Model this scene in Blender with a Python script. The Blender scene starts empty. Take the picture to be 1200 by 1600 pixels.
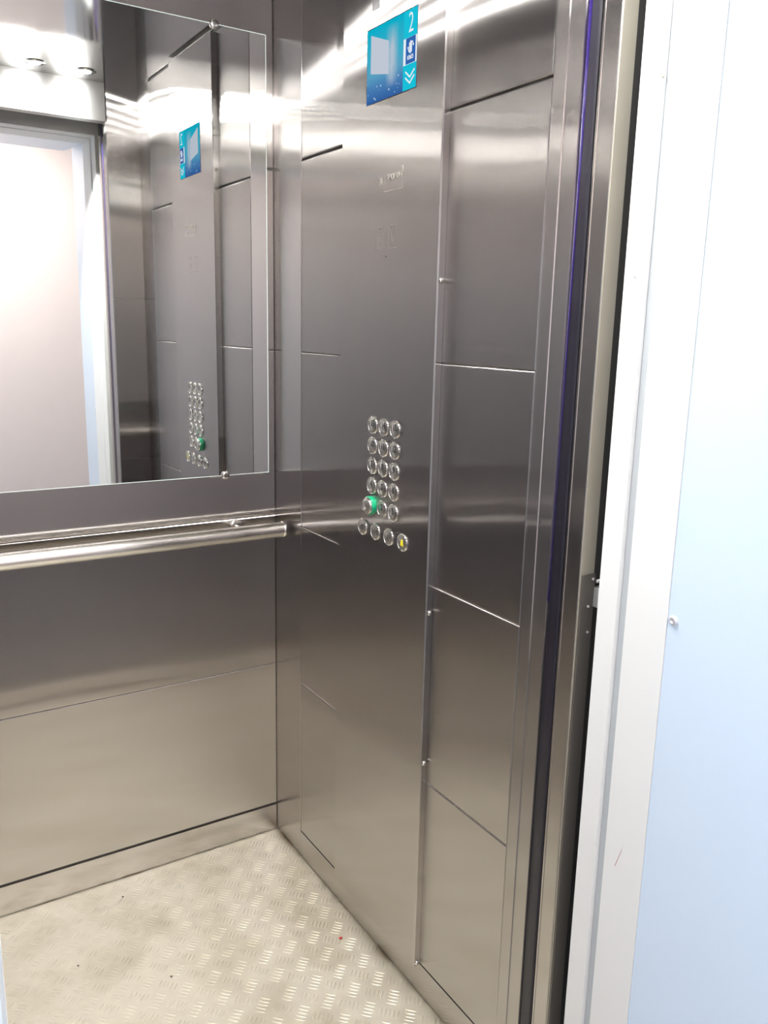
import bpy, bmesh, math, random
from mathutils import Vector, Matrix
random.seed(4)
sc = bpy.context.scene
COL = sc.collection

# ------------------------------------------------------------------ camera
PITCH, YAW, ROLL, FPX = 0.216128, 0.568299, 0.023135, 1312.595
cam_d = bpy.data.cameras.new('camera'); cam = bpy.data.objects.new('camera', cam_d); COL.objects.link(cam)
cy, sy, cp, sp, cr, sr = (math.cos(YAW), math.sin(YAW), math.cos(PITCH), math.sin(PITCH), math.cos(ROLL), math.sin(ROLL))
fw = Vector((sy*cp, cy*cp, -sp)); rt = Vector((cy, -sy, 0)); up = rt.cross(fw)
rt2 = rt*cr + up*sr; up2 = -rt*sr + up*cr
M = Matrix((rt2, up2, -fw)).transposed().to_4x4(); M.translation = Vector((-0.9799, -2.0992, 1.5))
cam.matrix_world = M
cam_d.sensor_fit = 'VERTICAL'; cam_d.sensor_height = 36.0; cam_d.lens = FPX/1600*36
cam_d.clip_start = 0.02
sc.camera = cam

# ------------------------------------------------------------------ world, lights, exposure
sc.view_settings.view_transform = 'Standard'; sc.view_settings.look = 'None'
sc.view_settings.gamma = 1; sc.view_settings.use_curve_mapping = False
sc.view_settings.exposure = 0.0
cyc = sc.cycles
cyc.max_bounces = 14; cyc.glossy_bounces = 12; cyc.diffuse_bounces = 5; cyc.transmission_bounces = 4
cyc.use_denoising = True; cyc.sample_clamp_indirect = 20; cyc.blur_glossy = 0.0
cyc.caustics_reflective = True; cyc.use_adaptive_sampling = False
W = bpy.data.worlds.new('world'); sc.world = W; W.use_nodes = True
W.node_tree.nodes['Background'].inputs[0].default_value = (0.5, 0.55, 0.65, 1)
W.node_tree.nodes['Background'].inputs[1].default_value = 0.15
LAMP_STRENGTH = 3100.0          # the cab's round ceiling lamps
def area(name, loc, target, sx, sy_, power, color):
    l = bpy.data.lights.new(name, 'AREA'); l.shape = 'RECTANGLE'; l.size = sx; l.size_y = sy_
    l.energy = power; l.color = color
    o = bpy.data.objects.new(name, l); COL.objects.link(o); o.location = loc
    o.rotation_euler = (Vector(target)-Vector(loc)).to_track_quat('-Z', 'Y').to_euler()
    return o
area('landing_ceiling_light', (-0.6, -3.0, 2.66), (-0.6, -3.0, 0), 1.2, 0.6, 48, (1.0, 0.95, 0.90))
area('landing_cool_fill', (-2.9, -2.6, 1.3), (0, -2.0, 1.2), 1.4, 1.6, 16, (0.60, 0.78, 1.0))  # unseen bluish area light added to tint the landing; no window modelled

# ------------------------------------------------------------------ dimensions of the cab (m)
XL, XC = -1.05, -0.525        # left wall, centre line; right wall is x = 0
YF = -1.155                   # inner face of the front wall; back wall is y = 0
ZC = 2.316                    # ceiling
SEAMS = [0.082, 0.538, 0.981, 1.434, 1.891, 2.312]

# ------------------------------------------------------------------ materials
def new_mat(name):
    m = bpy.data.materials.new(name); m.use_nodes = True; nt = m.node_tree; nt.nodes.clear()
    return m, nt, nt.nodes.new('ShaderNodeOutputMaterial')
def N(nt, t, **kw):
    n = nt.nodes.new(t)
    for k, v in kw.items(): setattr(n, k, v)
    return n
def steel(name, col=(0.558, 0.535, 0.522), rough=0.172, aniso=0.885, tangent=(0, 0, 1), wave=0.0, wscale=(3, 3, 2), dirt=0.0):
    """brushed stainless steel; the grain runs along 'tangent'"""
    m, nt, out = new_mat(name); L = nt.links.new
    g = N(nt, 'ShaderNodeBsdfAnisotropic', distribution='MULTI_GGX')
    g.inputs['Color'].default_value = (*col, 1); g.inputs['Roughness'].default_value = rough
    g.inputs['Anisotropy'].default_value = aniso
    tv = N(nt, 'ShaderNodeCombineXYZ')
    for i in range(3): tv.inputs[i].default_value = tangent[i]
    L(tv.outputs[0], g.inputs['Tangent'])
    tc = N(nt, 'ShaderNodeTexCoord'); mp = N(nt, 'ShaderNodeMapping'); mp.inputs['Scale'].default_value = wscale
    L(tc.outputs['Object'], mp.inputs[0])
    if wave:
        no = N(nt, 'ShaderNodeTexNoise'); no.inputs['Scale'].default_value = 1.0; no.inputs['Detail'].default_value = 0.5
        L(mp.outputs[0], no.inputs['Vector'])
        b = N(nt, 'ShaderNodeBump'); b.inputs['Strength'].default_value = 1.0; b.inputs['Distance'].default_value = wave
        L(no.outputs[0], b.inputs['Height']); L(b.outputs[0], g.inputs['Normal'])
    if dirt:
        n2 = N(nt, 'ShaderNodeTexNoise'); n2.inputs['Scale'].default_value = 6; n2.inputs['Detail'].default_value = 6
        L(tc.outputs['Object'], n2.inputs['Vector'])
        r = N(nt, 'ShaderNodeMapRange'); r.inputs[1].default_value = .35; r.inputs[2].default_value = .75
        r.inputs[3].default_value = rough*(1-dirt); r.inputs[4].default_value = rough*(1+dirt)
        L(n2.outputs[0], r.inputs[0]); L(r.outputs[0], g.inputs['Roughness'])
    L(g.outputs[0], out.inputs[0])
    return m
def princ(name, col, rough=0.5, metal=0.0, coat=0.0, spec=0.5, noise=None, emit=None, estr=0.0):
    m, nt, out = new_mat(name); L = nt.links.new
    p = N(nt, 'ShaderNodeBsdfPrincipled'); p.inputs['Base Color'].default_value = (*col, 1)
    p.inputs['Roughness'].default_value = rough; p.inputs['Metallic'].default_value = metal
    p.inputs['Coat Weight'].default_value = coat; p.inputs['Specular IOR Level'].default_value = spec
    if emit: p.inputs['Emission Color'].default_value = (*emit, 1); p.inputs['Emission Strength'].default_value = estr
    if noise:
        s, amt = noise
        tc = N(nt, 'ShaderNodeTexCoord'); no = N(nt, 'ShaderNodeTexNoise'); no.inputs['Scale'].default_value = s; no.inputs['Detail'].default_value = 5
        L(tc.outputs['Object'], no.inputs['Vector'])
        mx = N(nt, 'ShaderNodeMix', data_type='RGBA'); mx.inputs[6].default_value = (*[c*(1-amt) for c in col], 1); mx.inputs[7].default_value = (*[min(1, c*(1+amt)) for c in col], 1)
        L(no.outputs[0], mx.inputs[0]); L(mx.outputs[2], p.inputs['Base Color'])
    L(p.outputs[0], out.inputs[0])
    return m
def emission(name, col, s):
    m, nt, out = new_mat(name)
    e = N(nt, 'ShaderNodeEmission'); e.inputs[0].default_value = (*col, 1); e.inputs[1].default_value = s
    nt.links.new(e.outputs[0], out.inputs[0]); return m

STEEL_R = steel('brushed_steel_side', wave=0.0060, wscale=(2.5, 2.2, 2.0))
STEEL_B = steel('brushed_steel_back', wave=0.0034, wscale=(2.2, 2.5, 1.8))
STEEL_COP = steel('brushed_steel_panel', wave=0.0006, wscale=(2, 2, 1.5))
STEEL_FLAT = steel('brushed_steel_trim', aniso=0.78, wave=0.0006)
STEEL_HEAD = steel('brushed_steel_header', col=(0.76, 0.75, 0.74), rough=0.43, aniso=0.55, tangent=(1, 0, 0))
POLISH = steel('polished_steel', col=(0.72, 0.71, 0.69), rough=0.30, aniso=0.0)
CHROME = steel('chrome', col=(0.75, 0.74, 0.72), rough=0.13, aniso=0.0)
TUBE = steel('handrail_steel', col=(0.66, 0.64, 0.62), rough=0.25, aniso=0.45, tangent=(1, 0, 0))
CEIL = steel('mirror_steel_ceiling', col=(0.66, 0.655, 0.65), rough=0.09, aniso=0.0)
MIRROR = steel('mirror_silver', col=(0.86, 0.88, 0.87), rough=0.0, aniso=0.0)
GLASS_EDGE = princ('mirror_edge', (0.75, 0.85, 0.80), 0.15, 0.0)
DARKGAP = princ('dark_gap', (0.10, 0.095, 0.09), 0.5, 0.6)
DULL = princ('dull_galvanised_steel', (0.44, 0.41, 0.34), 0.45, 0.4, noise=(8, .12))
DARKLEAF = princ('shaded_leaf_steel', (0.07, 0.068, 0.068), 0.5, 0.3)  # leaf coloured dark, standing in for shade deep in the door gap
SHAFT = princ('dark_shaft', (0.05, 0.05, 0.05), 0.9)
RUBBER = princ('black_rubber', (0.010, 0.009, 0.016), 0.35)
FILM = princ('violet_film', (0.022, 0.012, 0.10), 0.16, 0.0, coat=.8)
WHITE_PAINT = princ('white_frame_paint', (0.78, 0.79, 0.79), 0.35, noise=(5, .02))
GREY_GROOVE = princ('grey_groove_paint', (0.48, 0.51, 0.53), 0.5)
BLUE_WHITE = princ('cool_white_panel_paint', (0.62, 0.74, 0.88), 0.3, noise=(3, .02))
WALLP = princ('landing_wall_plaster', (0.90, 0.80, 0.76), 0.8, noise=(12, .02))
HALLFLOOR = princ('landing_floor_tile', (0.10, 0.095, 0.095), 0.5, noise=(6, .08))
GREEN = princ('green_collar', (0.0, 0.30, 0.14), 0.3, coat=.3)
YELLOW = princ('yellow_pictogram', (0.85, 0.72, 0.02), 0.4)
ETCH = princ('etched_light_mark', (0.60, 0.57, 0.50), 0.4, 0.8)
ETCHD = princ('etched_dark_mark', (0.22, 0.20, 0.19), 0.6, 0.5)
NUMERAL = princ('dark_engraved_numeral', (0.03, 0.03, 0.03), 0.5)
BLACK = princ('black_plastic', (0.015, 0.015, 0.02), 0.3)
ZINC = princ('zinc_plated_screw', (0.80, 0.80, 0.84), 0.3, 0.5)
RED = princ('dark_red', (0.35, 0.02, 0.015), 0.6)
SCRATCH = princ('brownish_red_scratch', (0.42, 0.20, 0.17), 0.7)
CRUMB = princ('dark_crumb', (0.07, 0.06, 0.05), 0.8)
LAMP = emission('lamp_diffuser', (1.0, 0.98, 0.955), LAMP_STRENGTH)
SC_BLUE = emission('screen_navy', (0.03, 0.13, 0.42), 1.0)
SC_TEAL = emission('screen_turquoise', (0.01, 0.52, 0.68), 1.0)
SC_WHITE = emission('screen_white', (0.80, 0.86, 0.92), 1.0)
SC_GREY = emission('screen_pale_building', (0.52, 0.57, 0.66), 1.0)

def floor_mat():
    m, nt, out = new_mat('worn_tread_plate'); L = nt.links.new
    p = N(nt, 'ShaderNodeBsdfPrincipled'); p.inputs['Metallic'].default_value = 0.35
    tc = N(nt, 'ShaderNodeTexCoord')
    n1 = N(nt, 'ShaderNodeTexNoise'); n1.inputs['Scale'].default_value = 5.5; n1.inputs['Detail'].default_value = 6
    n2 = N(nt, 'ShaderNodeTexNoise'); n2.inputs['Scale'].default_value = 40; n2.inputs['Detail'].default_value = 4
    L(tc.outputs['Object'], n1.inputs[0]); L(tc.outputs['Object'], n2.inputs[0])
    r1 = N(nt, 'ShaderNodeValToRGB'); r1.color_ramp.elements[0].position = .30; r1.color_ramp.elements[1].position = .55
    r1.color_ramp.elements[0].color = (0.46, 0.42, 0.32, 1); r1.color_ramp.elements[1].color = (0.635, 0.605, 0.505, 1)
    L(n1.outputs[0], r1.inputs[0])
    mx = N(nt, 'ShaderNodeMix', data_type='RGBA', blend_type='MULTIPLY'); mx.inputs[0].default_value = .18
    L(r1.outputs[0], mx.inputs[6]); L(n2.outputs[0], mx.inputs[7]); L(mx.outputs[2], p.inputs['Base Color'])
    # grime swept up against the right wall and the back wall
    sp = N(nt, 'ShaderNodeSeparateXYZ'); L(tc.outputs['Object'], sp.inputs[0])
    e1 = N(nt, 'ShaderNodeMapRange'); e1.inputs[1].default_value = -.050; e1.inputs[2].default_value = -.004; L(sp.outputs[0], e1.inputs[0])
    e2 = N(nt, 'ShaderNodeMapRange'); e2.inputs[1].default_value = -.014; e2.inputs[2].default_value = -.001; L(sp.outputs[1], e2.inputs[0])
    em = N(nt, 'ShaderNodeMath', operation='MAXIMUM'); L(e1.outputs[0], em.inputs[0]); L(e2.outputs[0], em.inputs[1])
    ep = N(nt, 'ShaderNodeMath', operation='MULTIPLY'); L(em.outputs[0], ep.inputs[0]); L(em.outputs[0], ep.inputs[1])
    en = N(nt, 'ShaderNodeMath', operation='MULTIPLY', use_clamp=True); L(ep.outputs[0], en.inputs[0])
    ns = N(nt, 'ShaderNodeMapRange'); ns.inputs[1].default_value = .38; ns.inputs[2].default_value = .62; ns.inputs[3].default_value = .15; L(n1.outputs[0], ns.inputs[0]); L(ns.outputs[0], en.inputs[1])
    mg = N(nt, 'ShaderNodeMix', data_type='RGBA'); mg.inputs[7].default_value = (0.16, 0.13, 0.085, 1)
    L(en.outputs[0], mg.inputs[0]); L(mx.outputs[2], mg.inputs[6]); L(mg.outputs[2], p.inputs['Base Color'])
    rr = N(nt, 'ShaderNodeMapRange'); rr.inputs[3].default_value = .34; rr.inputs[4].default_value = .55
    L(n2.outputs[0], rr.inputs[0]); L(rr.outputs[0], p.inputs['Roughness'])
    L(p.outputs[0], out.inputs[0]); return m
FLOOR = floor_mat()

def screen_mat():
    """the advert on the panel display: turquoise sky over a blue city at dusk"""
    m, nt, out = new_mat('screen_picture'); L = nt.links.new
    tc = N(nt, 'ShaderNodeTexCoord'); sep = N(nt, 'ShaderNodeSeparateXYZ'); L(tc.outputs['Generated'], sep.inputs[0])
    r = N(nt, 'ShaderNodeValToRGB'); cr_ = r.color_ramp
    cr_.elements[0].position = 0; cr_.elements[0].color = (0.03, 0.11, 0.34, 1)
    cr_.elements[1].position = 1; cr_.elements[1].color = (0.0, 0.42, 0.58, 1)
    for p_, c in ((.22, (.07, .22, .46, 1)), (.36, (.10, .34, .52, 1)), (.55, (.05, .40, .56, 1))):
        e = cr_.elements.new(p_); e.color = c
    L(sep.outputs[2], r.inputs[0])
    no = N(nt, 'ShaderNodeTexNoise'); no.inputs['Scale'].default_value = 3.2; no.inputs['Detail'].default_value = 3
    L(tc.outputs['Generated'], no.inputs[0])
    # pale cloud column left of the side bar
    md = N(nt, 'ShaderNodeMath', operation='SUBTRACT'); md.inputs[1].default_value = .30; L(sep.outputs[1], md.inputs[0])
    ab = N(nt, 'ShaderNodeMath', operation='ABSOLUTE'); L(md.outputs[0], ab.inputs[0])
    mr = N(nt, 'ShaderNodeMapRange'); mr.inputs[1].default_value = .18; mr.inputs[2].default_value = 0; L(ab.outputs[0], mr.inputs[0])
    mz = N(nt, 'ShaderNodeMapRange'); mz.inputs[1].default_value = .95; mz.inputs[2].default_value = .6; L(sep.outputs[2], mz.inputs[0])
    mz2 = N(nt, 'ShaderNodeMapRange'); mz2.inputs[1].default_value = .12; mz2.inputs[2].default_value = .42; L(sep.outputs[2], mz2.inputs[0])
    a = N(nt, 'ShaderNodeMath', operation='MULTIPLY'); L(mr.outputs[0], a.inputs[0]); L(mz.outputs[0], a.inputs[1])
    b = N(nt, 'ShaderNodeMath', operation='MULTIPLY'); L(a.outputs[0], b.inputs[0]); L(mz2.outputs[0], b.inputs[1])
    c = N(nt, 'ShaderNodeMath', operation='MULTIPLY'); L(b.outputs[0], c.inputs[0]); L(no.outputs[0], c.inputs[1])
    c2 = N(nt, 'ShaderNodeMath', operation='MULTIPLY', use_clamp=True); L(c.outputs[0], c2.inputs[0]); c2.inputs[1].default_value = 2.8
    mx = N(nt, 'ShaderNodeMix', data_type='RGBA'); mx.inputs[7].default_value = (.42, .52, .62, 1)
    L(c2.outputs[0], mx.inputs[0]); L(r.outputs[0], mx.inputs[6])
    # city lights near the lower edge
    v = N(nt, 'ShaderNodeTexVoronoi'); v.inputs['Scale'].default_value = 11; L(tc.outputs['Generated'], v.inputs[0])
    vr = N(nt, 'ShaderNodeMapRange'); vr.inputs[1].default_value = .22; vr.inputs[2].default_value = .05; L(v.outputs[0], vr.inputs[0])
    zr = N(nt, 'ShaderNodeMapRange'); zr.inputs[1].default_value = .34; zr.inputs[2].default_value = .2; L(sep.outputs[2], zr.inputs[0])
    lm = N(nt, 'ShaderNodeMath', operation='MULTIPLY'); L(vr.outputs[0], lm.inputs[0]); L(zr.outputs[0], lm.inputs[1])
    mx2 = N(nt, 'ShaderNodeMix', data_type='RGBA'); mx2.inputs[7].default_value = (.6, .75, .85, 1)
    L(lm.outputs[0], mx2.inputs[0]); L(mx.outputs[2], mx2.inputs[6])
    e = N(nt, 'ShaderNodeEmission'); e.inputs[1].default_value = 1.0; L(mx2.outputs[2], e.inputs[0]); L(e.outputs[0], out.inputs[0])
    return m
SC_PIC = screen_mat()

# ------------------------------------------------------------------ mesh helpers
def link(name, bm, mat, parent=None, smooth=False, loc=None):
    me = bpy.data.meshes.new(name); bmesh.ops.recalc_face_normals(bm, faces=bm.faces); bm.to_mesh(me); bm.free()
    if mat: me.materials.append(mat)
    if smooth: me.polygons.foreach_set('use_smooth', [True]*len(me.polygons))
    o = bpy.data.objects.new(name, me); COL.objects.link(o)
    if loc is not None: o.location = loc
    if parent: o.parent = parent
    return o
def struct(name, bm, mat, smooth=False):
    o = link(name, bm, mat, None, smooth); o['kind'] = 'structure'; return o
def tag(o, label, cat=None, group=None, kind=None):
    o['label'] = label
    if cat: o['category'] = cat
    if group: o['group'] = group
    if kind: o['kind'] = kind
    return o
def thing(name, loc, label, cat, group=None):
    o = bpy.data.objects.new(name, None); o.empty_display_size = .05; COL.objects.link(o); o.location = loc
    return tag(o, label, cat, group)
def box(bm, a, b):
    x0, y0, z0 = a; x1, y1, z1 = b
    v = [bm.verts.new(p) for p in ((x0,y0,z0),(x1,y0,z0),(x1,y1,z0),(x0,y1,z0),(x0,y0,z1),(x1,y0,z1),(x1,y1,z1),(x0,y1,z1))]
    for f in ((0,1,2,3),(4,5,6,7),(0,1,5,4),(1,2,6,5),(2,3,7,6),(3,0,4,7)): bm.faces.new([v[i] for i in f])
def bmb(*boxes):
    bm = bmesh.new()
    for a, b in boxes: box(bm, a, b)
    return bm
def bev(bm, w=.0015, seg=2):
    bmesh.ops.bevel(bm, geom=list(bm.edges), offset=w, segments=seg, affect='EDGES', profile=.6); return bm
def tile(origin, U, V, Nn, w, h, t=.004, c=.0030):
    """sheet metal tile with pressed-down rim: face on the wall plane, rounded edge to t behind it"""
    bm = bmesh.new(); o = Vector(origin); U = Vector(U); V = Vector(V); Nn = Vector(Nn)
    rings = []
    for ins, d in ((0, -t), (0, -c), (c*.1, -c*.6), (c*.35, -c*.28), (c*.65, -c*.08), (c, 0)):
        rings.append([bm.verts.new(o + U*u + V*v + Nn*d) for u, v in ((ins, ins), (w-ins, ins), (w-ins, h-ins), (ins, h-ins))])
    for a, b in zip(rings, rings[1:]):
        for i in range(4): bm.faces.new((a[i], a[(i+1) % 4], b[(i+1) % 4], b[i]))
    bm.faces.new(rings[-1]); bm.faces.new(rings[0][::-1]); return bm
def lathe(bm, prof, c, axis, seg=24):
    """prof: (radius, height along axis)"""
    ax = Vector(axis).normalized(); u = ax.orthogonal().normalized(); w = ax.cross(u); c = Vector(c); rings = []
    for r, h in prof:
        if r < 1e-6: rings.append([bm.verts.new(c + ax*h)])
        else: rings.append([bm.verts.new(c + ax*h + (u*math.cos(k*2*math.pi/seg) + w*math.sin(k*2*math.pi/seg))*r) for k in range(seg)])
    for a, b in zip(rings, rings[1:]):
        for k in range(seg):
            if len(a) == 1 and len(b) == 1: break
            if len(a) == 1: bm.faces.new((a[0], b[k], b[(k+1) % seg]))
            elif len(b) == 1: bm.faces.new((a[k], a[(k+1) % seg], b[0]))
            else: bm.faces.new((a[k], a[(k+1) % seg], b[(k+1) % seg], b[k]))
    return bm
def lbm(prof, c, axis, seg=24): return lathe(bmesh.new(), prof, c, axis, seg)
def prism(pts, z0, z1, closed=True):
    """vertical extrusion of a plan polygon"""
    bm = bmesh.new()
    a = [bm.verts.new((x, y, z0)) for x, y in pts]; b = [bm.verts.new((x, y, z1)) for x, y in pts]
    n = len(pts)
    for i in range(n if closed else n-1): bm.faces.new((a[i], a[(i+1) % n], b[(i+1) % n], b[i]))
    if closed: bm.faces.new(a[::-1]); bm.faces.new(b)
    return bm
def poly(pts, n, t):
    """flat polygon given as 3D points, thickened by t along n"""
    bm = bmesh.new(); n = Vector(n)
    a = [bm.verts.new(Vector(p)) for p in pts]; b = [bm.verts.new(Vector(p)+n*t) for p in pts]
    k = len(pts)
    for i in range(k): bm.faces.new((a[i], a[(i+1) % k], b[(i+1) % k], b[i]))
    bm.faces.new(a[::-1]); bm.faces.new(b); return bm
# text lying on the control panel: reads along -y, up +z, faces -x
PAN = Matrix(((0, 0, -1), (-1, 0, 0), (0, 1, 0))).to_4x4()
def text_on_panel(name, s, y, z, x, size, mat, parent, depth=.0003, sx=1.0, weight=0.0):
    cu = bpy.data.curves.new(name, 'FONT'); cu.body = s; cu.size = size; cu.align_x = 'CENTER'; cu.align_y = 'CENTER'
    cu.extrude = depth; cu.offset = weight; cu.resolution_u = 3
    tmp = bpy.data.objects.new('tmp', cu); COL.objects.link(tmp)
    dg = bpy.context.evaluated_depsgraph_get(); me = bpy.data.meshes.new_from_object(tmp.evaluated_get(dg))
    bpy.data.objects.remove(tmp)
    me.transform(Matrix.Diagonal((sx, 1, 1, 1))); me.transform(Matrix.Translation((x, y, z)) @ PAN)
    me.materials.clear(); me.materials.append(mat); me.name = name
    o = bpy.data.objects.new(name, me); COL.objects.link(o); o.parent = parent
    return o
def strip_pts(pts, w, x, t=.0004):
    """mark drawn on the panel as thick line segments; pts are (y, z)"""
    bm = bmesh.new()
    for (y0, z0), (y1, z1) in zip(pts, pts[1:]):
        d = Vector((y1-y0, z1-z0)); l = d.length
        if l < 1e-7: continue
        d /= l; p = Vector((-d.y, d.x))*w/2; e = d*w*.35
        q = [(y0-e.x+p.x, z0-e.y+p.y), (y1+e.x+p.x, z1+e.y+p.y), (y1+e.x-p.x, z1+e.y-p.y), (y0-e.x-p.x, z0-e.y-p.y)]
        a = [bm.verts.new((x, yy, zz)) for yy, zz in q]; b = [bm.verts.new((x-t, yy, zz)) for yy, zz in q]
        for i in range(4): bm.faces.new((a[i], a[(i+1) % 4], b[(i+1) % 4], b[i]))
        bm.faces.new(a); bm.faces.new(b[::-1])
    return bm

# ------------------------------------------------------------------ floor: tread plate with five-bar clusters
def tread_floor():
    verts, faces = [], []
    def bar(cx, cy_, dx, dy):
        L, Wd, Hh = .0128, .0026, .0013
        px, py = -dy, dx; base = len(verts)
        sec = [(-1, 0), (-.82, .62), (-.4, 1), (.4, 1), (.82, .62), (1, 0)]
        for s, k in sec:
            for q, hh in ((-1, 0), (-.5, .8), (0, 1), (.5, .8), (1, 0)):
                kk = max(k, .02)
                verts.append((cx+dx*s*L+px*q*Wd*kk, cy_+dy*s*L+py*q*Wd*kk, Hh*hh*k if k else 0))
        for i in range(5):
            for j in range(4):
                a = base+i*5+j; faces.append((a, a+1, a+6, a+5))
    r2 = math.sqrt(.5); P = .0664
    for i in range(-1, 18):
        for j in range(-1, 20):
            for (ox, oy, d) in ((-.0550, -.0085, -1), (-.0218-P, .0245-P, 1)):
                cx = ox - P*i; cy_ = oy - P*j
                for k in range(-2, 3):
                    if d < 0: bx, by, dx, dy = cx+k*.0096*r2, cy_+k*.0096*r2, r2, -r2
                    else: bx, by, dx, dy = cx+k*.0096*r2, cy_-k*.0096*r2, r2, r2
                    if XL+.006 < bx < -.006 and -1.17 < by < -.006: bar(bx, by, dx, dy)
    n = len(verts)
    verts += [(XL-.02, -1.20, 0), (.02, -1.20, 0), (.02, .02, 0), (XL-.02, .02, 0), (XL-.02, -1.20, -.05), (.02, -1.20, -.05), (.02, .02, -.05), (XL-.02, .02, -.05)]
    for f in ((0,1,2,3),(7,6,5,4),(0,4,5,1),(1,5,6,2),(2,6,7,3),(3,7,4,0)): faces.append(tuple(n+k for k in f))
    me = bpy.data.meshes.new('floor'); me.from_pydata(verts, [], faces); me.materials.append(FLOOR)
    me.polygons.foreach_set('use_smooth', [i < len(faces)-6 for i in range(len(faces))])
    o = bpy.data.objects.new('floor', me); COL.objects.link(o); o['kind'] = 'structure'
tread_floor()

# ------------------------------------------------------------------ cab shell
struct('ceiling', bmb(((XL-.02, YF-.02, ZC), (.02, .02, ZC+.03))), CEIL)

# right wall: corner post, tiled field, front post
wr = struct('wall_right', bmb(((.006, YF-.02, 0), (.03, .02, ZC))), DARKGAP)
link('corner_post', bev(bmb(((0, -.1575, .0035), (.008, .004, ZC))), .0012), STEEL_FLAT, wr)
link('front_post', bev(bmb(((0, YF, 0), (.008, -1.0275, ZC))), .0012), STEEL_FLAT, wr)
G = .0004
def gap(z): return .0045 if abs(z-1.891) < .01 else G
def tiles_right(parent, x, n, mat):
    for a, b in zip(SEAMS, SEAMS[1:]):
        link('wall_tile', tile((x, -1.0265+G/2, a+gap(a)/2), (0, 1, 0), (0, 0, 1), (n, 0, 0), 1.0265-.1585-G, b-a-(gap(a)+gap(b))/2), mat, parent)
tiles_right(wr, 0, -1, STEEL_R)
wl = struct('wall_left', bmb(((XL-.03, YF-.02, 0), (XL-.006, .02, ZC))), DARKGAP)
link('corner_post', bev(bmb(((XL-.008, -.1575, 0), (XL, .004, ZC))), .0012), STEEL_FLAT, wl)
link('front_post', bev(bmb(((XL-.008, YF, 0), (XL, -1.0275, ZC))), .0012), STEEL_FLAT, wl)
tiles_right(wl, XL, 1, STEEL_R)
wb = struct('wall_back', bmb(((XL, .006, 0), (.0, .03, ZC))), DARKGAP)
bseams = [0.0885] + SEAMS[1:]
for a, b in zip(bseams, bseams[1:]):
    link('wall_tile', tile((XL+.001, 0, a+gap(a)/2), (1, 0, 0), (0, 0, 1), (0, -1, 0), -XL-.0012, b-a-(gap(a)+gap(b))/2), STEEL_B, wb)
struct('baseboard_back', bev(bmb(((XL+.001, -.0006, .0022), (-.0015, .006, .0835))), .001), STEEL_FLAT)
struct('baseboard_right', bev(bmb(((-.0004, -1.0265, .0035), (.006, -.1585, .0800))), .001), STEEL_FLAT)
struct('baseboard_left', bev(bmb(((XL-.006, -1.0265, .0008), (XL+.0004, -.1585, .0800))), .001), STEEL_FLAT)

# front wall: returns each side of the opening, header over it
wf = struct('wall_front', bmb(((2*XC+.1125, -1.200, 2.19), (-.1125, YF, ZC))), STEEL_HEAD)
for s in (1, -1):
    def mx_(x): return x if s > 0 else 2*XC - x
    link('front_return', prism([(mx_(p[0]), p[1]) for p in ((.006, YF), (-.116, YF), (-.118, -1.1585), (-.118, -1.1805), (-.1165, -1.1815), (-.1165, -1.2095), (-.112, -1.2110), (-.112, -1.200), (.006, -1.200))], 0, ZC), STEEL_B, wf)
    for zs in (1.585, 1.13*0+0.981, 0.538):
        link('return_seam', bmb(((min(mx_(-.112), mx_(-.004)), YF, zs-.0008), (max(mx_(-.112), mx_(-.004)), YF+.0004, zs+.0008))), DARKGAP, wf)

# ------------------------------------------------------------------ landing door opening and landing hall
ZH = 2.17
FR = [(-.118, -1.313), (-.120, -1.331), (-.1225, -1.3505), (-.1165, -1.3525), (-.1165, -1.3665), (-.1235, -1.3685), (-.132, -1.442)]
HALL_Y = -1.76
def landing_side(s, frame_name, wall_name):
    f = (lambda x: x) if s > 0 else (lambda x: 2*XC - x)
    t = struct(frame_name, prism([(f(x), y) for x, y in FR] + [(f(-.02), -1.442), (f(-.02), -1.313)], -.05, 2.32), WHITE_PAINT)
    link('shadow_groove', prism([(f(x), y) for x, y in ((-.1163, -1.3528), (-.1170, -1.3528), (-.1170, -1.3662), (-.1163, -1.3662))], -.05, ZH), GREY_GROOVE, t)
    w = struct(wall_name, prism([(f(x), y) for x, y in ((-.131, -1.4425), (-.1305, -1.4435), (-.100, HALL_Y), (1.6, HALL_Y), (1.6, -1.4425))], -.05, 2.75), BLUE_WHITE)
    return t, w
t1, w1 = landing_side(1, 'trim_1', 'wall_landing_right')
t2, w2 = landing_side(-1, 'trim_2', 'wall_landing_left')
# head of the frame and lintel with its splayed soffit
hx0, hx1 = 2*XC+.118, -.118
bm = bmesh.new()
prof = [(-1.313, ZH), (-1.3505, ZH-.004), (-1.3525, ZH+.002), (-1.3665, ZH+.002), (-1.3685, ZH-.004), (-1.442, ZH-.010), (-1.442, 2.35), (-1.313, 2.35)]
a = [bm.verts.new((hx0-.0, y, z)) for y, z in prof]; b = [bm.verts.new((hx1, y, z)) for y, z in prof]
for i in range(len(prof)): bm.faces.new((a[i], a[(i+1) % 8], b[(i+1) % 8], b[i]))
bm.faces.new(a[::-1]); bm.faces.new(b); struct('trim_3', bm, WHITE_PAINT)
bm = bmesh.new()
prof = [(-1.4425, ZH-.010), (HALL_Y, ZH+.012), (HALL_Y, 2.75), (-1.4425, 2.75)]
a = [bm.verts.new((2*XC+.1305, y, z)) for y, z in prof]; b = [bm.verts.new((-.1305, y, z)) for y, z in prof]
for i in range(4): bm.faces.new((a[i], a[(i+1) % 4], b[(i+1) % 4], b[i]))
bm.faces.new(a[::-1]); bm.faces.new(b); struct('wall_lintel', bm, BLUE_WHITE)
struct('wall_landing_far', bmb(((-3.0, -3.75, -.05), (1.6, -3.65, 2.75))), WALLP)
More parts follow.
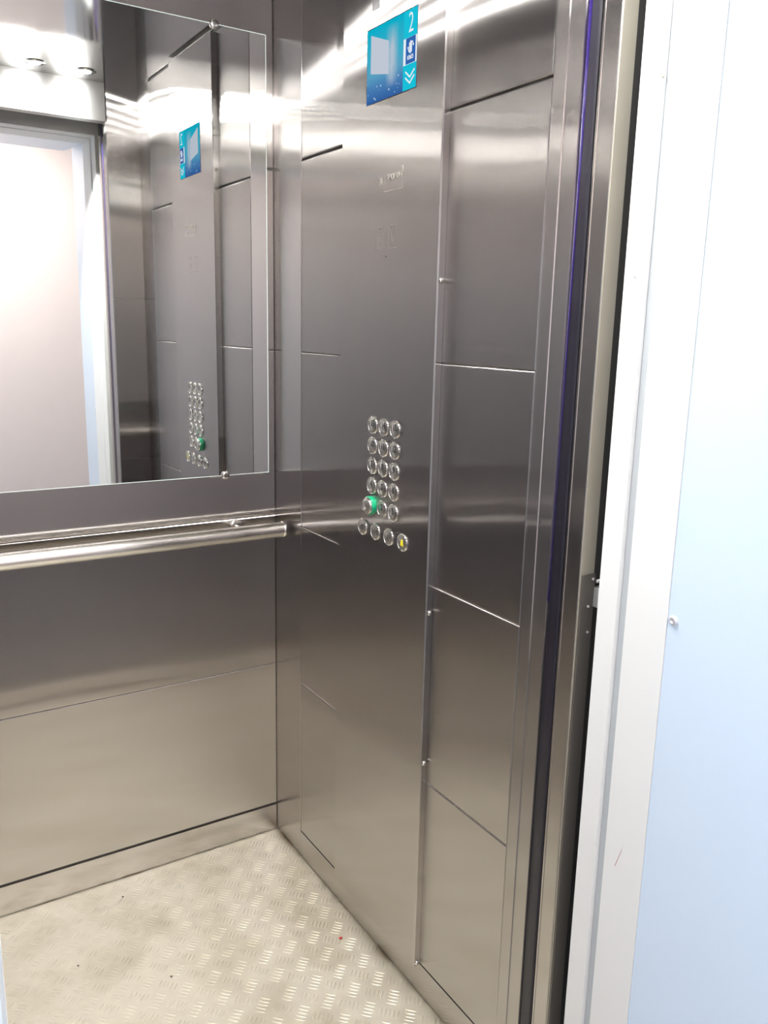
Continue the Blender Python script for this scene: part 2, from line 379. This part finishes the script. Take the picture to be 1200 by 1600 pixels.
struct('wall_landing_end', bmb(((1.6, -3.75, -.05), (1.7, -1.44, 2.75))), WALLP)
struct('wall_landing_near', bmb(((-3.1, -3.75, -.05), (-3.0, -1.44, 2.75))), WALLP)
struct('ceiling_landing', bmb(((-3.1, -3.75, 2.75), (1.7, -1.44, 2.80))), WALLP)
struct('floor_landing', bmb(((-3.1, -3.75, -.05), (1.7, -1.442, 0))), HALLFLOOR)
struct('trim_4', bmb(((XL, -1.272, -.05), (0, -1.2, -.002))), DULL)          # cab sill
struct('trim_5', bmb(((XL, -1.442, -.05), (0, -1.30, -.002))), DULL)         # landing sill
sh = struct('wall_shaft', bmb(((.50, -1.44, -.05), (.56, .3, 2.75)), ((-1.62, -1.44, -.05), (-1.56, .3, 2.75)), ((-1.6, -1.44, 2.70), (.5, .3, 2.76)), ((.03, -1.16, -.05), (.5, -1.13, 2.7)), ((-1.56, -1.16, -.05), (-1.08, -1.13, 2.7))), SHAFT)

# chips and a red scratch in the paint of the right landing frame
def on_reveal(y): return -.1305 + (.0305)*(-1.4435 - y)/(-1.4435 - HALL_Y)
bm = bmesh.new()
for a, b in ((0, .30), (.32, .44), (.46, .72), (.75, .80), (.84, 1)):
    q = [(-.1264+k*-.0034, -1.3905-.0325*k-.0022*math.sin(3.1*k), .763+.116*k) for k in [a+(b-a)*n/4 for n in range(5)]]
    for p0, p1 in zip(q, q[1:]):
        v = [bm.verts.new(c) for c in (p0, (p0[0], p0[1]-.0009, p0[2]), (p1[0], p1[1]-.0009, p1[2]), p1)]
        w = [bm.verts.new((c.co.x+.003, c.co.y, c.co.z)) for c in v]
        for n in range(4): bm.faces.new((v[n], v[(n+1) % 4], w[(n+1) % 4], w[n]))
        bm.faces.new(v)
link('red_scratch', bm, SCRATCH, t1)
bm = bmesh.new()
for y, z in ((-1.4405, 1.60), (-1.4405, 1.592), (-1.4408, 1.425), (-1.4410, 1.30), (-1.4412, 1.222), (-1.4405, 1.585), (-1.351, 1.80), (-1.3690, 1.86), (-1.3695, 1.853), (-1.3688, 1.79), (-1.3690, 1.782), (-1.3692, 1.745), (-1.3700, 1.738), (-1.333, 1.57)):
    r = random.uniform(.0006, .0016)
    lathe(bm, [(0, .0012), (r, .0008), (r*1.1, -.002)], (-.1225-.0085*max(0, (-1.3685-y))/.0735, y, z), (-1, 0, 0), 6)
link('paint_chip', bm, DULL, t1)

def screw_bm(c, axis, r=.0045, h=.0026):
    return lbm([(r, -.001), (r, h*.3), (r*.8, h*.8), (r*.45, h), (r*.42, h*.55), (0, h*.5)], c, axis, 16)
link('screw', screw_bm((on_reveal(-1.450), -1.450, 1.1485), (-1, 0, 0), .0062, .0036), ZINC, w1, True)

# ------------------------------------------------------------------ open sliding cab door, its coupler
def cab_door(s, label):
    f = (lambda x: x) if s > 0 else (lambda x: 2*XC - x)
    d = thing('sliding_door', (f(-.115), -1.25, 0), label, 'door')
    def P(name, bm, mat, sm=False, lab=None):
        bmesh.ops.translate(bm, verts=bm.verts, vec=-Vector(d.location))
        o = link(name, bm, mat, d, sm)
        if lab: o['label'] = lab
        return o
    P('door_leaf', prism([(f(x), y) for x, y in ((-.0895, -1.262), (.30, -1.262), (.30, -1.240), (-.0895, -1.240))], .006, 2.24), DARKLEAF)
    P('edge_channel', bev(prism([(f(x), y) for x, y in ((-.1150, -1.2715), (-.0890, -1.2725), (-.0890, -1.2390), (-.1150, -1.2390))], .004, 2.24), .0012), STEEL_FLAT, lab='bright steel closing edge')
    P('outer_face', prism([(f(x), y) for x, y in ((-.1140, -1.2718), (-.1138, -1.2732), (-.0880, -1.2738), (-.0880, -1.2722))], .006, 2.238), DULL)
    P('edge_fold', prism([(f(x), y) for x, y in ((-.1150, -1.2440), (-.1158, -1.2436), (-.1158, -1.2405), (-.1150, -1.2400))], .004, 2.24), STEEL_FLAT)
    rub = [(-.1128, -1.2388), (-.1165, -1.2388), (-.1178, -1.2360), (-.1174, -1.2300), (-.1166, -1.2215), (-.1164, -1.2160), (-.1154, -1.2142), (-.1128, -1.2142)]
    P('safety_rubber', prism([(f(x), y) for x, y in rub], .006, 2.24), RUBBER, lab='black rubber safety strip')
    bm = bmesh.new()      # film tapers downwards; its shape stands in for light fading lower down
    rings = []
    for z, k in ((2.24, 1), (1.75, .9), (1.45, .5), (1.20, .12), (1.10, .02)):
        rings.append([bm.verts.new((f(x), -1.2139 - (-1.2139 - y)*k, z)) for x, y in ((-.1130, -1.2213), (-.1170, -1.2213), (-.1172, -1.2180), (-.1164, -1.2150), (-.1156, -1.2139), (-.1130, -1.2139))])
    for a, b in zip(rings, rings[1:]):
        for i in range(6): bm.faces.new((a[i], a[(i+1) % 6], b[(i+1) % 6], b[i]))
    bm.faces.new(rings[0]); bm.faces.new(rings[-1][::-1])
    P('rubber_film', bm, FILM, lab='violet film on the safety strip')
    return d
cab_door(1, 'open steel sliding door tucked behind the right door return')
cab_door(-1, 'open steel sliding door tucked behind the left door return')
co = thing('door_coupler', (-.10, -1.2745, 1.1), 'dark steel coupler plate with rivets and crossbar in the gap beside the open door', 'bracket')
def PC(name, bm, mat, sm=False):
    bmesh.ops.translate(bm, verts=bm.verts, vec=-Vector(co.location)); return link(name, bm, mat, co, sm)
PC('plate', bev(bmb(((-.1128, -1.2765, .02), (-.0870, -1.2741, 1.158))), .0006), princ('brown_grey_plate', (.17, .155, .14), .4, .6))
for y, z in ((-.0925, 1.151), (-.0985, 1.110), (-.0955, 1.070)):
    PC('rivet', screw_bm((y, -1.2764, z), (0, -1, 0), .0026, .0020), CHROME, True)
PC('crossbar', bev(bmb(((-.0885, -1.2860, 1.108), (.02, -1.2742, 1.138))), .001), princ('pale_bracket_metal', (.60, .60, .56), .4, .4))
PC('pin', lbm([(0, -.001), (.0032, 0), (.0032, .09), (0, .091)], (-.087, -1.278, 1.147), (1, 0, 0), 12), CHROME, True)

# ------------------------------------------------------------------ ceiling lamps
def downlight(x, y):
    t = thing('ceiling_downlight', (x, y, ZC), 'round ceiling lamp over the door opening', 'ceiling light', 'round lamps in the cab ceiling')
    link('trim_ring', lbm([(.0165, 0), (.034, 0), (.0335, -.002), (.0175, -.003), (.0165, -.003), (.0165, 0)], (0, 0, 0), (0, 0, 1), 32), CHROME, t, True)
    link('diffuser', lbm([(.0162, 0), (.0162, -.0042), (.014, -.0052), (0, -.0055)], (0, 0, 0), (0, 0, 1), 32), LAMP, t)
    return t
LAMPS = [(-.205-.16*k, -1.04) for k in range(5)]
WHICH = ['nearest the right wall', 'second from the right wall', 'in the middle of its row', 'second from the left wall', 'nearest the left wall']
d0 = downlight(*LAMPS[0]); d0['label'] = 'round ceiling lamp over the door opening, ' + WHICH[0]
for (x, y), wh in zip(LAMPS[1:], WHICH[1:]):
    c = d0.copy(); COL.objects.link(c); c.location = (x, y, ZC); c['label'] = 'round ceiling lamp over the door opening, ' + wh
    for ch in d0.children: k = ch.copy(); COL.objects.link(k); k.parent = c

# ------------------------------------------------------------------ mirror
mr = thing('wall_mirror', (XC, -.003, 1.105), 'large frameless wall mirror on the back wall above the handrail', 'mirror')
def PM(name, bm, mat, sm=False):
    bmesh.ops.translate(bm, verts=bm.verts, vec=-Vector(mr.location)); return link(name, bm, mat, mr, sm)
MX0, MX1, MZ0, MZ1 = 2*XC+.0235, -.0235, 1.1055, 2.1985
PM('mirror_glass', poly([(MX0, -.0051, MZ0), (MX1, -.0051, MZ0), (MX1, -.0051, MZ1), (MX0, -.0051, MZ1)], (0, -1, 0), .0001), MIRROR)
PM('polished_edge', bmb(((MX0-.0018, -.0050, MZ0-.0018), (MX1+.0018, -.0004, MZ1+.0018))), GLASS_EDGE)
for x, z in ((-.157, MZ1), (2*XC+.157, MZ1)):
    PM('clip', lbm([(.011, .0005), (.011, -.0085), (.0095, -.0105), (.004, -.0112), (0, -.0112)], (x, 0, z), (0, 1, 0), 20), CHROME, True)
for x, z in ((-.149, MZ0), (2*XC+.149, MZ0)):
    PM('clip', lbm([(.011, .0005), (.011, -.0085), (.0095, -.0105), (.004, -.0112), (0, -.0112)], (x, 0, z), (0, 1, 0), 20), CHROME, True)
PM('bottom_rail', bev(bmb(((-.19, -.0068, MZ0-.0035), (-.04, -.0002, MZ0-.0005)), ), .0006), POLISH)

# ------------------------------------------------------------------ handrail
hr = thing('handrail', (XC, -.085, .96), 'brushed steel tube handrail across the back wall below the mirror', 'handrail')
def PH(name, bm, mat, sm=False):
    bmesh.ops.translate(bm, verts=bm.verts, vec=-Vector(hr.location)); return link(name, bm, mat, hr, sm)
HZ, HY, HR = .9595, -.085, .0205
PH('tube', lbm([(HR, 0), (HR, -XL-.030)], (XL+.015, HY, HZ), (1, 0, 0), 40), TUBE, True)
for x, s in ((-.0165, 1), (XL+.0165, -1)):
    PH('end_cap', lbm([(HR, -.006), (.0222, -.004), (.0222, .0015), (.0195, .003), (.008, .0034), (0, .0034)], (x, HY, HZ), (s, 0, 0), 40), CHROME, True)
for x in (-.118, 2*XC+.118):
    b = PH('bracket', lbm([(.0065, 0), (.0065, .072)], (x, -.0002, HZ), (0, -1, 0), 20), CHROME, True)
    fl = link('flange', lbm([(.021, 0), (.021, .004), (.018, .006), (.007, .0065)], (x-XC, -.0006+.085, HZ-.96), (0, -1, 0), 28), CHROME, None, True); fl.parent = b

# ------------------------------------------------------------------ control panel
PX = -.017
cp_ = thing('control_panel', (0, -.5735, 0), 'tall brushed steel control panel with button grid and screen on the right wall', 'control panel')
off = -Vector(cp_.location)
def CP(name, bm, mat, sm=False, parent=None, lab=None):
    bmesh.ops.translate(bm, verts=bm.verts, vec=off); o = link(name, bm, mat, parent or cp_, sm)
    if lab: o['label'] = lab
    return o
YB, YN = -.3865, -.7605
CP('face_plate', prism([(PX, YN+.0025), (PX+.0025, YN), (-.0004, YN), (-.0004, YB), (PX+.0025, YB), (PX, YB-.0025)], .079, 2.306), STEEL_COP)
for z in (1.589, .926, .586, .088):
    CP('screw', lbm([(.0056, -.0005), (.0056, .0014), (.0044, .0036), (.0022, .0048), (0, .0050)], (-.0088, YN, z), (0, -1, 0), 16), CHROME, True)
for z in (1.94, .926):
    CP('screw', lbm([(.0056, -.0005), (.0056, .0014), (.0044, .0036), (.0022, .0048), (0, .0050)], (-.0088, YB, z), (0, 1, 0), 16), CHROME, True)
def TX(parent, *a, **k):
    o = text_on_panel(*a, parent=parent, **k); o.data.transform(Matrix.Translation(off)); return o
# speaker slots
for k in range(6):
    y = -.5075 - k*.0045
    CP('speaker_slot', bmb(((PX-.0003, y-.0012, 2.1185), (PX+.002, y+.0012, 2.175))), BLACK)
# screen
scr = CP('screen', bmb(((PX-.0006, -.6700, 1.9445), (PX+.001, -.4885, 2.0868))), BLACK, lab='lit turquoise display')
S0, S1, S2 = PX-.0006, PX-.0012, PX-.0018
def SP(name, bm, mat): return CP(name, bm, mat, parent=scr)
SP('picture', bmb(((S1, -.6245, 1.9460), (S0, -.4900, 2.0850))), SC_PIC)
SP('building', poly([(S1, -.5048, 2.0738), (S1, -.5715, 2.0490), (S1, -.5730, 1.9886), (S1, -.5050, 2.0024)], (-1, 0, 0), .0003), SC_GREY)
SP('floor_field', bmb(((S1, -.6690, 2.0370), (S0, -.6245, 2.0850))), SC_TEAL)
SP('logo_border', bmb(((S1, -.6690, 1.9905), (S0, -.6245, 2.0370))), SC_WHITE)
SP('logo_field', bmb(((S2, -.6655, 1.9912), (S1, -.6335, 2.0365))), SC_BLUE)
SP('direction_field', bmb(((S1, -.6690, 1.9460), (S0, -.6245, 1.9905))), SC_TEAL)
SX = S2 - .0001
TX(scr, 'floor_number', '2', -.6495, 2.0605, S1-.0004, .050, SC_WHITE, sx=.72, weight=-.0006)
TX(scr, 'logo_letters', 'КМЗ', -.6500, 2.0010, SX-.0003, .0105, SC_WHITE, sx=.9)
bm = bmesh.new()
for y, z0, z1 in ((-.6466, 2.0095, 2.0275), (-.6500, 2.0080, 2.0300), (-.6534, 2.0100, 2.0290)):
    box(bm, (SX-.0004, y-.0012, z0), (SX, y+.0012, z1))
lathe(bm, [(.0018, 0), (.0018, .0004), (0, .0004)], (SX, -.6418, 2.0190), (-1, 0, 0), 12); lathe(bm, [(.0018, 0), (.0018, .0004), (0, .0004)], (SX, -.6590, 2.0215), (-1, 0, 0), 12)
SP('logo_mark', bm, SC_WHITE)
SP('logo_arc', strip_pts([(-.6418, 2.0185), (-.6432, 2.0140), (-.6466, 2.0100)], .0016, SX), SC_WHITE)
SP('logo_arc', strip_pts([(-.6590, 2.0215), (-.6574, 2.0265), (-.6534, 2.0285)], .0016, SX), SC_WHITE)
for dz in (0, -.0105):
    SP('chevron', strip_pts([(-.6345, 1.9780+dz), (-.6490, 1.9670+dz), (-.6635, 1.9780+dz)], .0028, S1-.0002), SC_WHITE)
# name plate, microphone holes, faint pictograms
pl = CP('name_plate', bmb(((PX-.0003, -.6330, 1.7695), (PX+.001, -.5420, 1.8120))), STEEL_COP)
CP('plate_outline', strip_pts([(-.5620, 1.7700), (-.6300, 1.7700), (-.6330, 1.7730), (-.6330, 1.8090), (-.6300, 1.8120)], .0005, PX-.0003), ETCH, parent=pl)
TX(pl, 'plate_lettering', 'ПРОТОН', -.6000, 1.7950, PX-.0006, .0150, ETCH, sx=.92)
CP('plate_emblem', strip_pts([(-.5480, 1.7850), (-.5560, 1.7990), (-.5560, 1.7850), (-.5480, 1.7990)], .0010, PX-.0003), ETCH, parent=pl)
for y, z in ((-.5510, 1.6990), (-.5950, 1.6980), (-.5760, 1.6430)):
    CP('pinhole', lbm([(.0016, 0), (.0016, .0003), (0, .0003)], (PX, y, z), (-1, 0, 0), 12), BLACK)
for yc in (-.5475, -.5995):
    CP('etched_pictogram', strip_pts([(yc+.014, 1.658), (yc-.014, 1.658), (yc-.014, 1.704), (yc+.014, 1.704), (yc+.014, 1.658)], .0005, PX, .0002), ETCHD)
CP('etched_pictogram', strip_pts([(-.543, 1.686), (-.549, 1.682), (-.549, 1.672), (-.543, 1.668)], .0010, PX, .0002), ETCHD)
CP('etched_pictogram', strip_pts([(-.596, 1.688), (-.596, 1.674), (-.603, 1.671), (-.603, 1.684)], .0012, PX, .0002), ETCHD)
# buttons
ring_prof = [(.0166, 0), (.0168, .0022), (.0174, .0034), (.0183, .0036), (.0191, .0026), (.0194, 0)]
def dome(x): return [(.0164, x-.002), (.0164, x), (.0154, x+.0007), (0, x+.0008)]
BR = {'1': [(0,0)], '2': [(0,0),(0,1)], '3': [(0,0),(1,0)], '4': [(0,0),(1,0),(1,1)], '5': [(0,0),(1,1)], '6': [(0,0),(0,1),(1,0)], '7': [(0,0),(0,1),(1,0),(1,1)], '8': [(0,0),(0,1),(1,1)], '9': [(0,1),(1,0)], '0': [(0,1),(1,0),(1,1)]}
def button(y, z, mark, lab):
    main = mark == '1'
    h = .0125 if main else .0
    b = CP('button', lbm(dome(.0018+h), (PX, y, z), (-1, 0, 0), 28), POLISH, True); b['label'] = lab
    if main:
        CP('green_collar', lbm([(.0212, 0), (.0212, .0095), (.0200, .0110), (.0166, .0112)], (PX, y, z), (-1, 0, 0), 32), GREEN, True, b)
        CP('bezel', lbm([(r, k+.0110) for r, k in ring_prof], (PX, y, z), (-1, 0, 0), 32), CHROME, True, b)
    else:
        CP('bezel', lbm(ring_prof, (PX, y, z), (-1, 0, 0), 32), CHROME, True, b)
    x = PX - (.0018+h) - .0008
    if mark.isdigit():
        TX(b, 'numeral', mark, y, z+.0038, x, .0190, NUMERAL, depth=.0004, sx=.85, weight=.0008)
        bm = bmesh.new(); n = len(mark)
        for i, ch in enumerate(mark):
            for (cx, rz) in BR[ch]:
                lathe(bm, [(.0009, 0), (.0007, .0006), (0, .0008)], (x+.0003, y - (i-(n-1)/2)*.0066 - (cx-.5)*.0026, z-.0085-rz*.0026), (-1, 0, 0), 8)
        CP('braille', bm, CHROME, True, b)
    elif mark == 'bell':
        pts = [(y+.0065, z-.0065), (y+.0042, z-.0030), (y+.0036, z+.0035), (y+.0012, z+.0070), (y-.0012, z+.0070), (y-.0036, z+.0035), (y-.0042, z-.0030), (y-.0065, z-.0065)]
        o = CP('bell_pictogram', poly([(x+.0003, a, c) for a, c in pts], (-1, 0, 0), .0006), YELLOW, False, b); o['label'] = 'yellow alarm bell'
    elif mark == 'open':
        CP('pictogram', strip_pts([(y+.003, z-.005), (y+.009, z), (y+.003, z+.005), (y+.003, z-.005)], .0012, x), NUMERAL, False, b)
        CP('pictogram', strip_pts([(y-.003, z-.005), (y-.009, z), (y-.003, z+.005), (y-.003, z-.005)], .0012, x), NUMERAL, False, b)
        CP('pictogram', strip_pts([(y, z-.006), (y, z+.006)], .0012, x), NUMERAL, False, b)
    elif mark == 'close':
        CP('pictogram', strip_pts([(y+.009, z-.005), (y+.003, z), (y+.009, z+.005), (y+.009, z-.005)], .0012, x), NUMERAL, False, b)
        CP('pictogram', strip_pts([(y-.009, z-.005), (y-.003, z), (y-.009, z+.005), (y-.009, z-.005)], .0012, x), NUMERAL, False, b)
        CP('pictogram', strip_pts([(y, z-.006), (y, z+.006)], .0012, x), NUMERAL, False, b)
    else:
        CP('pictogram', strip_pts([(y+.005, z+.007), (y+.001, z+.003), (y+.003, z-.003), (y-.003, z-.007)], .0020, x), NUMERAL, False, b)
        CP('pictogram', strip_pts([(y-.002, z+.006), (y-.006, z+.002), (y-.006, z-.003)], .0012, x), NUMERAL, False, b)
ys = (-.5400, -.5845, -.6290); zs = (1.2913, 1.2463, 1.2017, 1.1572, 1.1122)
for r, z in enumerate(zs):
    for c, y in enumerate(ys):
        n = 3*(4-r)+c+1
        button(y, z, str(n), f'round chrome floor button marked {n}')
for y, m, lb in ((-.5040, 'open', 'door opening button'), (-.5587, 'close', 'door closing button'), (-.6134, 'call', 'intercom button'), (-.6680, 'bell', 'alarm button with a yellow bell')):
    button(y, 1.0560, m, 'round chrome ' + lb)

# ------------------------------------------------------------------ litter on the floor
def crumb(x, y, r, mat, name, label):
    bm = bmesh.new(); bmesh.ops.create_icosphere(bm, subdivisions=2, radius=r)
    for v in bm.verts: v.co *= random.uniform(.75, 1.2); v.co.z = v.co.z*.6
    mz = min(v.co.z for v in bm.verts)
    for v in bm.verts: v.co.z -= mz
    o = link(name, bm, mat, None, True, (x, y, 0.0002)); tag(o, label, 'litter')
crumb(-.0667, -.5130, .0042, RED, 'red_scrap', 'tiny dark red scrap on the floor close to the right wall')
for (x, y), l in (((-.489, -.081), 'dark speck of dirt on the floor nearest the back wall baseboard'), ((-.648, -.275), 'dark speck of dirt on the floor farthest from the right wall'), ((-.470, -.421), 'dark speck of dirt near the middle of the tread plate floor')):
    crumb(x, y, .0026, CRUMB, 'dirt_speck', l)
